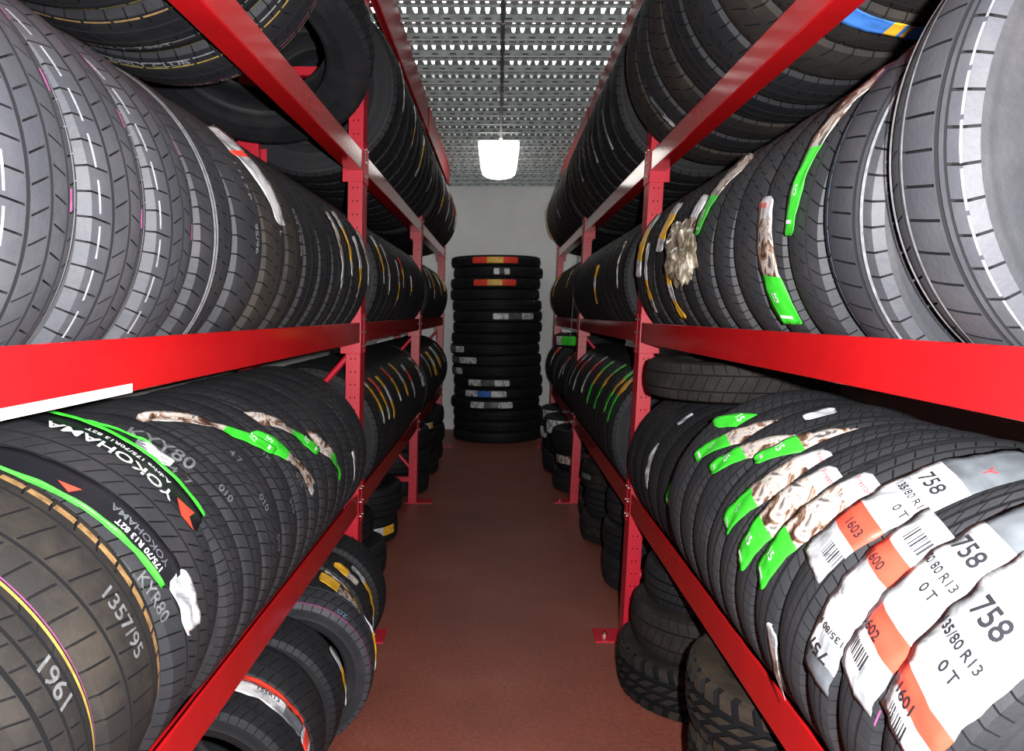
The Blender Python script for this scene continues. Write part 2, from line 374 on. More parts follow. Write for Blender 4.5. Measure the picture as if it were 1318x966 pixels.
class Tyre:
    pass
TY = []
def tyre(loc, R, W, style='rib', rim=.19, mat='rubber', rot=(0, 0, 0), side=1, row='', name='tyre'):
    mc, mt = tyre_meshes(style, R, W, rim, mat)
    o = bpy.data.objects.new(name, mc); COL.objects.link(o); o.location = loc; o.rotation_euler = rot
    t = bpy.data.objects.new('tread', mt); COL.objects.link(t); t.parent = o
    q = Tyre(); q.o = o; q.R = R; q.W = round(W, 2); q.side = side; q.row = row; q.c = loc[1]; q.desc = []; q.adj = None; q.style = style; q.mat = mat
    TY.append(q); return q
def lt(q, th):                                   # aisle angle -> local angle (radians)
    return R_(th) if q.side > 0 else math.pi - R_(th)
def rad(q, v):
    return crown(max(-1, min(1, v / (q.W * .44))), q.R, q.W)
def sticker(q, th0, th1, v0, width, segs, v1=None, name='sticker', label=None, wr=.0025, lift=.0018, round_end=True, seed=0, spread=0):
    """paper strip wrapped along the tread from angle th0 to th1; segs = [(share, material)]"""
    v1 = v0 if v1 is None else v1
    L = abs(R_(th1 - th0)) * q.R; n = max(8, int(L / .008)); nw = 6
    mats = []; mi = []
    for sh, mname in segs:
        if M[mname] not in mats: mats.append(M[mname])
        mi.append((sh, mats.index(M[mname])))
    b = MB(); rr = random.Random(seed or int(abs(th0) * 100 + v0 * 977 + q.c * 991))
    ox = rr.random() * 40
    for i in range(n + 1):
        t = i / n; th = th0 + (th1 - th0) * t; vc = v0 + (v1 - v0) * t
        wd = width * (1 + spread * (t - .5))
        if round_end:
            e = min(t, 1 - t) * L
            if e < .016: wd *= .60 + .40 * math.sqrt(max(0, 1 - (1 - e / .016) ** 2))
        for j in range(nw + 1):
            s = j / nw - .5; v = vc + s * wd
            nz = noise.noise(Vector((t * L * 38 + ox, s * 4, ox)))
            edge = (abs(s) * 2) ** 3 * .003 * (1 + noise.noise(Vector((t * L * 22, ox, s))))
            r = rad(q, v) + lift + wr * (nz + .6) + max(0, edge) if abs(v) < q.W * .45 else q.R - .006 + lift + wr * nz
            a = lt(q, th)
            b.v.append((r * math.cos(a), v + .0012 * nz, r * math.sin(a)))
    for i in range(n):
        t = (i + .5) / n; acc = 0; k = mi[-1][1]
        for sh, kk in mi:
            acc += sh
            if t <= acc: k = kk; break
        for j in range(nw):
            a = i * (nw + 1) + j; b.f.append((a, a + 1, a + nw + 2, a + nw + 1)); b.m.append(k)
    me = b.mesh(name, mats, 60)
    o = bpy.data.objects.new(name, me); COL.objects.link(o); o.parent = q.o
    md = o.modifiers.new('paper', 'SOLIDIFY'); md.thickness = .0006; md.offset = 1
    if label: o['label'] = label
    return o
def tri_strip(q, pts, matname, name, parent, lift=.006):
    b = MB()
    for th, v in pts:
        a = lt(q, th); r = rad(q, v) + lift; b.v.append((r * math.cos(a), v, r * math.sin(a)))
    b.f.append(tuple(range(len(pts)))); b.m.append(0)
    o = b.obj(name, M[matname], parent); return o
_txt = {}
def text_mesh(s):
    if s in _txt: return _txt[s]
    cu = bpy.data.curves.new('t', 'FONT'); cu.body = s; cu.size = 1; cu.resolution_u = 3; cu.offset = .012
    ob = bpy.data.objects.new('t', cu); COL.objects.link(ob)
    bpy.context.view_layer.update()
    me = bpy.data.meshes.new_from_object(ob.evaluated_get(bpy.context.evaluated_depsgraph_get()))
    vs = [tuple(v.co) for v in me.vertices]; fs = [tuple(p.vertices) for p in me.polygons]
    bpy.data.objects.remove(ob); bpy.data.curves.remove(cu); bpy.data.meshes.remove(me)
    xs = [v[0] for v in vs]; ys = [v[1] for v in vs]
    _txt[s] = (vs, fs, max(xs), max(ys)); return _txt[s]
def lettering(q, s, th, v, size, mode, matname, parent=None, name='printed_text', lift=.0062, stretch=1.0):
    """mode: 'down','up' run along the tread; 'across' upright seen from the aisle; 'flip' upside down. (th, v) = start of the baseline"""
    vs, fs, w, h = text_mesh(s); b = MB(); sgn = 1 if q.side > 0 else -1
    for x, y, _ in vs:
        x *= size * stretch; y *= size
        if mode == 'down': a, vv = th - math.degrees(x / q.R), v + sgn * y
        elif mode == 'up': a, vv = th + math.degrees(x / q.R), v - sgn * y
        elif mode == 'across': a, vv = th + math.degrees(y / q.R), v + sgn * x
        else: a, vv = th - math.degrees(y / q.R), v - sgn * x
        r = rad(q, vv) + lift; t = lt(q, a); b.v.append((r * math.cos(t), vv, r * math.sin(t)))
    b.f = list(fs); b.m = [0] * len(fs)
    return b.obj(name, M[matname], parent or q.o)
def line(q, v, matname, width=.004, th0=-60, th1=150, dash=0, gap=.25, name='painted_line', lift=.0012):
    b = MB(); n = int(abs(th1 - th0)); k = 0
    for i in range(n):
        if dash and (i % dash) >= dash * (1 - gap): continue
        for th in (th0 + i, th0 + i + 1):
            for vv in (v - width / 2, v + width / 2):
                r = rad(q, vv) + lift; a = lt(q, th); b.v.append((r * math.cos(a), vv, r * math.sin(a)))
        b.f.append((k, k + 1, k + 3, k + 2)); b.m.append(0); k += 4
    return b.obj(name, M[matname], q.o)
def label_green(q, th0, th1, v0, width, v1=None, order='wpg', label='green and photo paper sticker'):
    segs = {'wpg': [(.18, 'white'), (.42, 'picture'), (.40, 'green')], 'pg': [(.56, 'picture'), (.44, 'green')], 'g': [(1, 'green')], 'gp': [(.42, 'green'), (.46, 'picture'), (.12, 'white')]}[order]
    o = sticker(q, th0, th1, v0, width, segs, v1, label=label)
    v1 = v0 if v1 is None else v1
    t = {'wpg': .80, 'pg': .80, 'g': .5, 'gp': .2}[order]
    lettering(q, '15', th0 + (th1 - th0) * t, v0 + (v1 - v0) * t - (.014 if q.side > 0 else -.014), .026, 'across', 'ink_white', o, lift=.0075)
    if order in ('wpg', 'pg'):           # the white bar printed near the green end
        bb = MB(); tm = th0 + (th1 - th0) * .93; vm = v0 + (v1 - v0) * .93
        for th in (tm - .6, tm + .6):
            for x in (vm - width * .25, vm + width * .22): r = rad(q, x) + .0075; a = lt(q, th); bb.v.append((r * math.cos(a), x, r * math.sin(a)))
        bb.f.append((0, 1, 3, 2)); bb.m.append(0); bb.obj('printed_bar', M['ink_white'], o)
    if order == 'wpg': lettering(q, 'Firestone', th0 + (th1 - th0) * .09, v0 + (-.43 if q.side > 0 else .43) * width, width * .19, 'across', 'ink_red', o, lift=.0075)
    if 'green' not in ' '.join(q.desc): q.desc.append('a green and photo sticker')
    return o

# ---- shelf rows
def frames_clear(c, W, pad):
    for Y in FRAME_Y:
        if Y - W / 2 - pad < c < Y + .10 + W / 2 + pad: return Y
    return None
def fill(start, end, widths, styles, pad, alpha, rr):
    out = []; y = start
    while True:
        W = rr.choice(widths); st = rr.choice(styles); a = alpha(y)
        w = W / math.cos(a) + .004; c = y + w / 2
        F = frames_clear(c, W / math.cos(a), pad)
        if F is not None: y = F + .10 + pad + .001; continue
        if c + w / 2 > end: break
        out.append((c, W, st, a)); y += w
    return out
def shelf_row(row, side, Xf, zt, R, seq, rr, rim=.18, mat='rubber', dx=.235, sink=0):
    rows = []
    for it in seq:
        c, W, st, a = it[:4]; r = it[4] if len(it) > 4 else R; m = it[5] if len(it) > 5 else mat
        s = 1 if side == 'left' else -1
        z = zt + math.cos(a) * math.sqrt(r * r - (dx - .011) ** 2) - sink + .001 + max(0, .46 * W * math.sin(a) - .007)
        jx = 0
        q = tyre((Xf - s * (dx + jx), c, z), r, W, st, rim=min(rim, r - .09), mat=m, rot=(a, rr.uniform(-.0, .0), 0), side=s, row=row)
        q.alpha = a; rows.append(q)
    return rows
def at(rows, c): return min(rows, key=lambda q: abs(q.o.location.y - c))
def seq_from(bounds, st, a, m=None, R=None):
    o = []
    for i in range(len(bounds) - 1):
        s = st[i % len(st)]; w = (bounds[i + 1] - bounds[i] - .004) * math.cos(a)
        it = [(bounds[i] + bounds[i + 1]) / 2, math.floor(w * 100) / 100, s, a]
        if R: it += [R, m or 'rubber']
        o.append(tuple(it))
    return o
# the tops lean towards the near end: positive rotation about x moves +z to -y
LEAN_R = lambda y: R_(22 if y < 1.8 else max(7, 22 - (y - 1.8) * 18))
LEAN_L = lambda y: R_(15 if y < 1.9 else max(6, 15 - (y - 1.9) * 10))
rr = random.Random(11)
# right bottom shelf
s1 = seq_from([.735, .872, .985, 1.085, 1.20, 1.315, 1.425, 1.52, 1.615, 1.745, 1.865, 2.00], ['fine', 'fine', 'block', 'fine', 'rib', 'fine', 'fine', 'rib', 'fine'], R_(22))
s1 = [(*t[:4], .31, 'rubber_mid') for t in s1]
s2 = [(2.12, .12, 'rib', R_(17), .275, 'rubber'), (2.264, .12, 'fine', R_(13), .272, 'rubber'), (2.398, .12, 'rib', R_(10), .272, 'rubber'), (2.526, .12, 'fine', R_(8), .272, 'rubber'), (2.650, .12, 'rib', R_(7), .272, 'rubber'), (2.770, .11, 'rib', R_(7), .272, 'rubber')]
s3 = fill(3.06, 5.1, [.14, .15, .13], ['fine', 'rib', 'block'], .034, lambda y: R_(6), rr)
s3 = [(*t, .30) for t in s3]
s4 = [(*t, .272 if 5.6 < t[0] < 6.5 else .295) for t in fill(5.2, 7.34, [.13, .14], ['fine', 'rib'], .012, lambda y: R_(4), rr)]
LR = shelf_row('right bottom shelf', 'right', .521, LEV['low'][0], .31, s1 + s2 + s3 + s4, rr)
# left bottom shelf
s1 = seq_from([.745, .885, 1.068, 1.300, 1.415, 1.525, 1.675, 1.80, 1.905, 2.02, 2.13, 2.25, 2.375, 2.50, 2.625, 2.745], ['rib', 'worn', 'block', 'fine', 'rib', 'block', 'rib', 'fine', 'rib'], R_(15))
s1 = [(*t[:4], .31, 'rubber_mid') for t in s1]
s1[0] = (*s1[0][:4], .31, 'rubber_dusty'); s1[1] = (*s1[1][:4], .31, 'rubber_dusty')
s3 = fill(3.06, 7.34, [.14, .15, .16], ['fine', 'rib', 'block'], .034, lambda y: R_(6), rr)
s3 = [(*t, .30) for t in s3]
LL = shelf_row('left bottom shelf', 'left', -.546, LEV['low'][0], .31, s1 + s3, rr)
# right middle shelf
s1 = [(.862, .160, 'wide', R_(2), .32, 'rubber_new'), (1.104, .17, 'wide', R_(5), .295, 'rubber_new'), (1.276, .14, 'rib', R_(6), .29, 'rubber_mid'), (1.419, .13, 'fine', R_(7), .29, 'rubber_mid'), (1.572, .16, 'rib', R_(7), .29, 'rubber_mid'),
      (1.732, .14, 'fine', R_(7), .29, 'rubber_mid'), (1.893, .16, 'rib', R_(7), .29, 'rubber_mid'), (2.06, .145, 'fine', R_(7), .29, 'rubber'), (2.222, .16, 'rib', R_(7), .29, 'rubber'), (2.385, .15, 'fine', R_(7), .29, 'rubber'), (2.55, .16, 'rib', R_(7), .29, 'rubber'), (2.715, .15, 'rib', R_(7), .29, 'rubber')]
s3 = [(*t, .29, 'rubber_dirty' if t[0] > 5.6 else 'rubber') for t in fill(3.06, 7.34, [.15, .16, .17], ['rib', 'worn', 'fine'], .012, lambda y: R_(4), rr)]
MR = shelf_row('right middle shelf', 'right', .551, LEV['mid'][0], .29, s1 + s3, rr)
# left middle shelf
s1 = seq_from([.735, .905, 1.078, 1.240, 1.415, 1.59, 1.76, 1.92, 2.08, 2.24, 2.38, 2.53, 2.69, 2.845], ['sipe', 'sipe', 'sipe', 'rib', 'worn', 'rib', 'worn', 'rib', 'fine'], R_(5))
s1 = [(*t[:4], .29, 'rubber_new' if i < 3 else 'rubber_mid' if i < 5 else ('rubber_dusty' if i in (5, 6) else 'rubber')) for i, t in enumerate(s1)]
s3 = [(*t, .29) for t in fill(3.06, 7.34, [.16, .17, .15], ['rib', 'worn', 'fine'], .012, lambda y: R_(4), rr)]
ML = shelf_row('left middle shelf', 'left', -.528, LEV['mid'][0], .29, s1 + s3, rr)
# upper shelves
s1 = [(*t, .36, rr.choice(['rubber', 'rubber_dusty'])) for t in fill(.84, 7.34, [.20, .21, .19], ['rib', 'worn', 'sipe'], .012, lambda y: R_(1), rr)]
UR = shelf_row('right top shelf', 'right', .581, LEV['up'][0], .36, s1, rr, rim=.2)
s1 = [(1.10, .21, 'sipe', R_(2), .36, 'rubber'), (1.32, .21, 'sipe', R_(2), .36, 'rubber'), (1.545, .21, 'sipe', R_(1), .36, 'rubber'), (1.775, .22, 'sipe', R_(0), .36, 'rubber')]
s3 = [(*t, .36) for t in fill(3.06, 7.34, [.20, .21, .19], ['rib', 'worn', 'sipe'], .012, lambda y: R_(1), rr)]
UL = shelf_row('left top shelf', 'left', -.51, LEV['up'][0], .36, s1 + s3, rr, rim=.2)
# slumped tyres in the gap of the left top shelf, tops fallen towards the near end
TILT = []
for i, (y, z, a) in enumerate([(2.46, 2.15, 58)]):
    q = tyre((-.775, y, z), .385, .15, 'rib', rim=.235, mat='rubber', rot=(R_(a), 0, R_(4)), side=1, row='left top shelf'); q.alpha = R_(a); TILT.append(q)

def vof(q, c): return (c - q.o.location.y) * math.cos(q.alpha)
def lg(rows, c, th0, th1, width, c1=None, order='wpg', shift=None):
    q = at(rows, c if shift is None else shift)
    label_green(q, th0, th1, vof(q, c), width, vof(q, c1) if c1 else None, order); return q

# ---- stickers, right bottom shelf
def big_paper(c, th_top, th_bot, red, texts, grey_top=0, grey_bot=0, W=.108, c1=None, barcode=None):
    q = at(LR, c); L = th_top - th_bot
    f = lambda th: (th_top - th) / L
    v = vof(q, c); v1 = vof(q, c1) if c1 else None
    segs = []; last = 0
    for th, mname in sorted([(red[0], 'white'), (red[1], 'orange_red')], reverse=True) + ([] if not grey_bot else [(grey_bot, 'white')]):
        if grey_top and last == 0: segs.append((f(grey_top), 'grey_film')); last = f(grey_top)
        segs.append((f(th) - last, mname)); last = f(th)
    segs.append((1 - last, 'grey_film' if grey_bot else 'white'))
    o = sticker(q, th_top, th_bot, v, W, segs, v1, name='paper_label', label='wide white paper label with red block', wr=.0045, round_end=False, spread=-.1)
    for s, th, dv, size, mode, mat in texts: lettering(q, s, th, v + dv, size, mode, mat, o, lift=.011)
    if barcode:
        bb = MB()
        for i in range(9):
            vv = v + barcode[1] - i * .0045; w = .0012 + (i * 7 % 3) * .0008
            p = []
            for th in (barcode[0], barcode[0] + 4.5):
                for x in (vv, vv - w): r = rad(q, x) + .009; a = lt(q, th); p.append((r * math.cos(a), x, r * math.sin(a)))
            k = len(bb.v); bb.v += p; bb.f.append((k, k + 1, k + 3, k + 2)); bb.m.append(0)
        bb.obj('barcode', M['ink'], o)
    return q
q = big_paper(.812, 56, 2, (16, 9), [('758', 34, .032, .036, 'across', 'ink'), ('135/80 R13', 27.5, .049, .0178, 'across', 'ink'), ('0 T', 22.5, .004, .020, 'across', 'ink'), ('1601', 10.5, .034, .022, 'across', 'ink')], 49, 0, .112, barcode=(3.5, .03)); q.desc.append('label 758 with low red block')
q = big_paper(.930, 64, 4, (25, 17), [('758', 45, .030, .032, 'across', 'ink'), ('70/80 R13', 39, .040, .0165, 'across', 'ink'), ('0 T', 34.5, .004, .018, 'across', 'ink'), ('1602', 19, .034, .020, 'across', 'ink')], 53, 0, .090, barcode=(11, .03)); q.desc.append('label 758 with mid red block')
q = big_paper(1.033, 52, -3, (40, 32), [('757', 9, -.028, .028, 'flip', 'ink'), ('135/80 R13', 15, -.038, .0145, 'flip', 'ink'), ('1600', 34, .028, .019, 'across', 'ink')], 0, 5, .080, c1=1.03, barcode=(43, .016)); q.desc.append('a white label marked 757')
q = big_paper(1.128, 86, 22, (44, 36), [('758', 59, .030, .029, 'across', 'ink'), ('135/80 R13', 54, .040, .0152, 'across', 'ink'), ('0 T', 49.5, .0, .017, 'across', 'ink'), ('1603', 38, .03, .020, 'across', 'ink')], 66, 0, .086, c1=1.158, barcode=(28, .02)); q.desc.append('long label 758 over red block')
lettering(q, 'Y', 72, vof(q, 1.13), .022, 'across', 'ink_red', lift=.011)
lg(LR, 1.235, 56, 5, .068, 1.285); lg(LR, 1.335, 54, 5, .070, 1.39, shift=1.37); lg(LR, 1.43, 60, 10, .068, 1.52, shift=1.47)
lg(LR, 1.495, 86, 40, .050, 1.60, shift=1.55); lg(LR, 1.580, 70, 24, .055, 1.74, shift=1.67); lg(LR, 1.720, 73, 24, .058, 1.875, shift=1.80)
lg(LR, 1.86, 65, 45, .055, 1.96, order='g', shift=1.93); lg(LR, 2.07, 47, 1, .055, 2.10, order='pg')
q = at(LR, 2.47); sticker(q, 30, -4, vof(q, 2.46), .035, [(1, 'white')]); q.desc.append('a narrow white paper strip')
q = at(LR, 1.255); sticker(q, -1, -22, vof(q, 1.20), .045, [(.3, 'white'), (.5, 'picture'), (.2, 'white')], vof(q, 1.16), label='small white and photo paper sticker low on the tread')
for c, th in ((2.36, 58), (1.74, 80)):
    q = at(LR, c); sticker(q, th, th - 12, 0, .022, [(1, 'white')])
q = at(LR, .93); line(q, -.045, 'line_pink', .003, -40, 10, dash=14, gap=.7)
# ---- left bottom shelf
q = at(LL, 1.19)
bd = sticker(q, 96, 20, vof(q, 1.262), .052, [(1, 'black_band')], vof(q, 1.268), name='film_band', label='black film band with green edge and white lettering', wr=.001)
for vv, t0, t1 in ((.024, 96, 21), (.022, 74, 24)):
    pass
bl = sticker(q, 96, 21, vof(q, 1.290), .0075, [(1, 'green')], vof(q, 1.296), name='green_edge', wr=.0006, lift=.0052, round_end=False); bl.parent = bd
lettering(q, 'YOKOHAMA', 33, vof(q, 1.257), .032, 'up', 'ink_white', bd, stretch=1.2)
lettering(q, 'A.drive 175/70R13 82T', 36, vof(q, 1.281), .015, 'up', 'ink_white', bd, stretch=1.1)
tri_strip(q, [(32, vof(q, 1.256)), (24.5, vof(q, 1.272)), (25.5, vof(q, 1.248)), (22, vof(q, 1.235)), (28, vof(q, 1.230))], 'orange_red', 'red_corner', bd, .008)
bd2 = sticker(q, 88, 17, vof(q, 1.122), .052, [(1, 'black_band')], vof(q, 1.130), name='film_band', label='black film band with green edge and white lettering', wr=.001)
bl = sticker(q, 90, 19, vof(q, 1.094), .010, [(1, 'green')], vof(q, 1.103), name='green_edge', wr=.0012, lift=.0052, round_end=False); bl.parent = bd2
lettering(q, 'YOKOHAMA', 22, vof(q, 1.140), .016, 'up', 'grey_film', bd2, stretch=1.3)
lettering(q, '175/70 R13 82T', 22, vof(q, 1.123), .014, 'up', 'ink_white', bd2, stretch=1.1)
tri_strip(q, [(58, vof(q, 1.118)), (52, vof(q, 1.124)), (54, vof(q, 1.108))], 'orange_red', 'red_corner', bd2, .008)
sticker(q, 18, 0, vof(q, 1.138), .050, [(1, 'white')], name='paper_tag', label='small white paper tag at the end of the band', wr=.004)
lettering(q, 'KYR80', 26, vof(q, 1.078), .030, 'down', 'chalk', name='stamped_code', lift=.0015)
q.desc.append('two black bands edged green')
q = at(LL, 1.36); sticker(q, 60, 47, vof(q, 1.372), .036, [(1, 'white')]); lettering(q, 'KY80', 78, vof(q, 1.32), .032, 'down', 'chalk', name='stamped_code', lift=.0015); lettering(q, '4  7', 47, vof(q, 1.36), .03, 'down', 'chalk', name='stamped_code', lift=.0015); q.desc.append('a small blank white sticker')
sticker(q, 100, 57, vof(q, 1.385), .020, [(1, 'black_band')], name='film_band', wr=.001); bl = sticker(q, 100, 56, vof(q, 1.392), .005, [(1, 'green')], name='green_edge', lift=.0045, round_end=False)
q = at(LL, 1.47); lettering(q, 'KYY80', 70, vof(q, 1.435), .040, 'down', 'chalk', name='stamped_code', lift=.0015, stretch=1.2); lettering(q, '010', 34, vof(q, 1.45), .026, 'down', 'chalk', name='stamped_code', lift=.0015); q.desc.append('a large pale stamped code')
lg(LL, 1.55, 76, 26, .040, 1.76, shift=1.65, order='pg'); lg(LL, 1.80, 48, 0, .055, 1.955, shift=1.86, order='gp'); lg(LL, 1.89, 61, 16, .045, 2.08, shift=1.97, order='pg'); lg(LL, 2.10, 41, -6, .05, 2.265, shift=2.19, order='pg')
q = at(LL, 2.44); sticker(q, 8, -12, 0, .025, [(1, 'white')], .01); q.desc.append('a white paper scrap')
q = at(LL, .97); line(q, .055, 'line_orange', .012, -50, 130, dash=7, gap=.15); lettering(q, '1357/95', 26, -.005, .034, 'down', 'chalk', name='stamped_code', lift=.0015); q.desc.append('an ochre line and stamp 1357')
q = at(LL, .81); line(q, .045, 'line_yellow', .006, -50, 130, dash=9, gap=.1); line(q, .053, 'line_pink', .003, -50, 130, dash=9, gap=.1); lettering(q, '1961', 22, .0, .036, 'down', 'chalk', name='stamped_code', lift=.0015); q.desc.append('a yellow and magenta line')
for c, s, th in ((1.60, '4 7', 42), (1.62, '010', 22), (1.74, '1K', 36), (1.85, '010', 20), (1.60, '010', 2), (1.75, '515', 12)):
    q = at(LL, c); lettering(q, s, th, rr.uniform(-.03, .0), .026, 'down', 'chalk', name='stamped_code', lift=.0015)
# ---- right middle shelf
lg(MR, 1.250, 60, -4, .058, 1.30, shift=1.276, order='pg'); lg(MR, 1.445, 13, -35, .095, 1.39, shift=1.43); lg(MR, 1.85, 52, 8, .075, 1.92, shift=1.90, order='pg')
q = at(MR, 2.06); sticker(q, 34, -4, vof(q, 2.03), .05, [(.35, 'white'), (.65, 'picture')]); q.desc.append('a torn photo sticker')
q = at(MR, .865); line(q, -.070, 'line_white', .004, -70, 100, dash=9, gap=.15); q.desc.append('a broad ribbed centre band')
for v in (.030, .072): line(q, v, 'line_white', .005, -70, 100, dash=6, gap=.12)
q = at(MR, 1.104); line(q, .045, 'line_blue', .004, -70, 80, dash=8, gap=.2); line(q, -.058, 'line_white', .006, -70, 80, dash=5, gap=.15); q.desc.append('blue and white dashed lines')
def film_lump(q, th, v, rx, ry, rz):
    bm = bmesh.new(); bmesh.ops.create_icosphere(bm, subdivisions=4, radius=1)
    for w in bm.verts:
        n = noise.noise(w.co * 2.3 + Vector((3, 1, 7))) + .6 * noise.noise(w.co * 5.1) + .3 * abs(noise.noise(w.co * 9))
        w.co *= 1 + .45 * n
        w.co = Vector((w.co.x * rx, w.co.y * ry, w.co.z * rz))
    me = bpy.data.meshes.new('crumpled_film'); bm.to_mesh(me); bm.free(); me.materials.append(M['film'])
    o = bpy.data.objects.new('crumpled_film', me); COL.objects.link(o); o.parent = q.o
    a = lt(q, th); r = q.R + rx * .3; o.location = (r * math.cos(a), v, r * math.sin(a)); o.rotation_euler = (0, -a, 0)
    o['label'] = 'crumpled brown translucent film bunched on the tread'; return o
q = at(MR, 2.06); film_lump(q, 2, .0, .022, .14, .075); q.desc.append('crumpled brown film')
def orange(rows, c, th0, th1, width, c1=None, k=0, phrase=None):
    q = at(rows, c); segs = [[(.25, 'white'), (.5, 'yellow'), (.25, 'white')], [(.3, 'yellow'), (.3, 'white'), (.4, 'yellow')], [(.5, 'white'), (.3, 'yellow'), (.2, 'picture')], [(.4, 'orange_red'), (.35, 'yellow'), (.25, 'white')], [(.6, 'picture'), (.4, 'white')], [(.3, 'green'), (.3, 'yellow'), (.4, 'green')], [(.2, 'white'), (.3, 'orange_red'), (.5, 'white')]][k]
    sticker(q, th0, th1, vof(q, c), width, segs, vof(q, c1) if c1 else None)
    p = phrase or ['a white and yellow strip', 'a yellow label', 'a pale yellow label', 'a red and yellow label', 'a photo paper strip', 'a green and yellow label', 'a red and white label'][k]
    if p not in q.desc: q.desc.append(p)
orange(MR, 2.72, 42, -4, .07, 2.69, 0); orange(MR, 2.56, 16, -30, .05, 2.53, 2); orange(MR, 2.225, -5, -34, .06, 2.20, 1); orange(MR, 2.385, 40, 8, .075, 2.37, 0)
# ---- left middle shelf
q = at(ML, 1.67); sticker(q, 56, 8, vof(q, 1.63), .085, [(.3, 'white'), (.08, 'orange_red'), (.62, 'white')], vof(q, 1.69), label='white paper strip with a red bar'); q.desc.append('long white strip with red bar')
q = at(ML, 1.32)
for v in (-.036, -.027): line(q, v, 'line_white', .006, -60, 70, dash=3, gap=.3)
q.desc.append('a double row of white dashes')
for c, v in ((.99, .05), (1.16, .05), (.82, .055)):
    q = at(ML, c); line(q, v, 'line_white', .004, -60, 75, dash=6, gap=.08)
    line(q, -v * 1.2, 'line_white', .003, -60, 75, dash=11, gap=.3)
    for t in (18, 34, -8): line(q, v - .012, 'line_pink', .006, t, t + 5)
at(ML, .82).desc.append('deep cross cuts and pink marks'); at(ML, .99).desc.append('a pale line and pink marks'); at(ML, 1.16).desc.append('a fine white line and pink marks')
for c, s, th in ((1.50, '1 I I 7 P', 30), (1.50, '95/96', 5), (1.84, 'B34 TX 88', 20), (1.67, '1 L 1 L', 18)):
    q = at(ML, c); lettering(q, s, th, 0, .026, 'down', 'line_white', name='stamped_code', lift=.0015)
at(ML, 1.50).desc.append('white stamped letters'); at(ML, 1.84).desc.append('dusty brown tread stamped white')
for c, t0, t1, k in ((2.31, 32, -15, 4), (2.455, 36, -6, 0), (2.61, 22, -20, 2), (2.77, 30, -10, 4), (3.14, 34, -6, 0), (3.31, 30, -14, 4), (3.65, 20, -25, 2), (3.82, 25, -5, 3), (4.2, 10, -12, 2), (5.4, 34, 4, 4), (5.75, 40, -10, 0), (6.3, 38, 0, 1), (6.9, 45, 10, 0), (7.1, 40, 0, 2)):
    orange(ML, c, t0, t1, .05, c + .02, k)
for c, t0, t1, k in ((3.2, 30, -10, 4), (3.9, 20, -20, 1), (5.6, 35, 5, 1), (6.8, 40, 0, 1)):
    orange(MR, c, t0, t1, .03, c + .02, k)
# far parts of the bottom shelves
for c, t0, t1, k in ((3.2, 50, 5, 0), (3.36, 46, 4, 3), (3.52, 44, 0, 1), (3.8, 50, 10, 3), (4.1, 50, 8, 1), (4.4, 42, 0, 6), (4.9, 48, 6, 4), (5.5, 50, 5, 2), (5.9, 44, 4, 1), (6.4, 48, 8, 2), (6.9, 50, 10, 0)):
    orange(LL, c, t0, t1, .075, c + .03, k)
for c, t0, t1, k in ((3.15, 66, 8, 5), (3.3, 62, 12, 5), (3.6, 60, 8, 5), (3.9, 58, 5, 5), (4.2, 60, 10, 6), (4.6, 55, 5, 6), (4.85, 52, 8, 6), (5.5, 55, 12, 6), (6.0, 50, 5, 4), (6.7, 52, 10, 6)):
    orange(LR, c, t0, t1, .078, c + .03, k)
# ---- upper shelves
q = at(UR, 1.48); sticker(q, -60, -90, vof(q, 1.48), .05, [(.62, 'blue'), (.10, 'yellow'), (.05, 'blue'), (.07, 'yellow'), (.16, 'blue')]); q.desc.append('a blue and yellow label')
for c, t0, t1 in ((2.55, -30, -50), (3.3, -2, -30), (3.7, -4, -26), (4.4, -8, -24), (6.0, 0, -25)):
    q = at(UR, c); sticker(q, t0, t1, .01, .035, [(.6, 'grey_film'), (.4, 'white')]); q.desc.append('a dull silver strip')
q = at(UR, 7.2); sticker(q, 10, -38, -.02, .05, [(1, 'yellow')]); q.desc.append('a yellow label at its front')
for c, t0, t1, k in ((3.16, 20, -12, 4), (3.6, 10, -20, 2), (4.05, 5, -30, 0), (4.6, 10, -28, 4), (5.5, 14, -30, 2), (6.1, 20, -26, 4), (6.6, 20, -30, 3), (7.1, 25, -20, 6)):
    orange(UL, c, t0, t1, .04, c + .02, k)
for c, spec in ((1.545, [(.085, 'line_yellow', 9), (.035, 'line_white', 9), (-.085, 'line_orange', 9)]), (1.775, [(.092, 'line_yellow', 9), (.068, 'line_pink', 9), (-.080, 'line_white', 9), (-.058, 'line_yellow', 9)]), (1.32, [(.08, 'line_yellow', 9), (-.05, 'line_white', 9)])):
    q = at(UL, c)
    for v, m, d in spec: line(q, v, m, .0045, -130, 20, dash=d, gap=.14)
q = at(UL, 1.545); lettering(q, '(8) 81 ( )  730T', -112, .046, .024, 'up', 'line_white', name='stamped_code', lift=.0015, stretch=1.5); q.desc.append('white and yellow tread lines')
q = at(UL, 1.775); lettering(q, 'TEL  P  BOLIDE  0.0', -118, .086, .022, 'up', 'line_white', name='stamped_code', lift=.0015, stretch=1.7); lettering(q, 'O BOLT CLUB', -112, -.064, .02, 'up', 'line_white', name='stamped_code', lift=.0015, stretch=1.7); q.desc.append('magenta and yellow tread lines')
TILT[0].desc.append('its hole turned to the aisle')

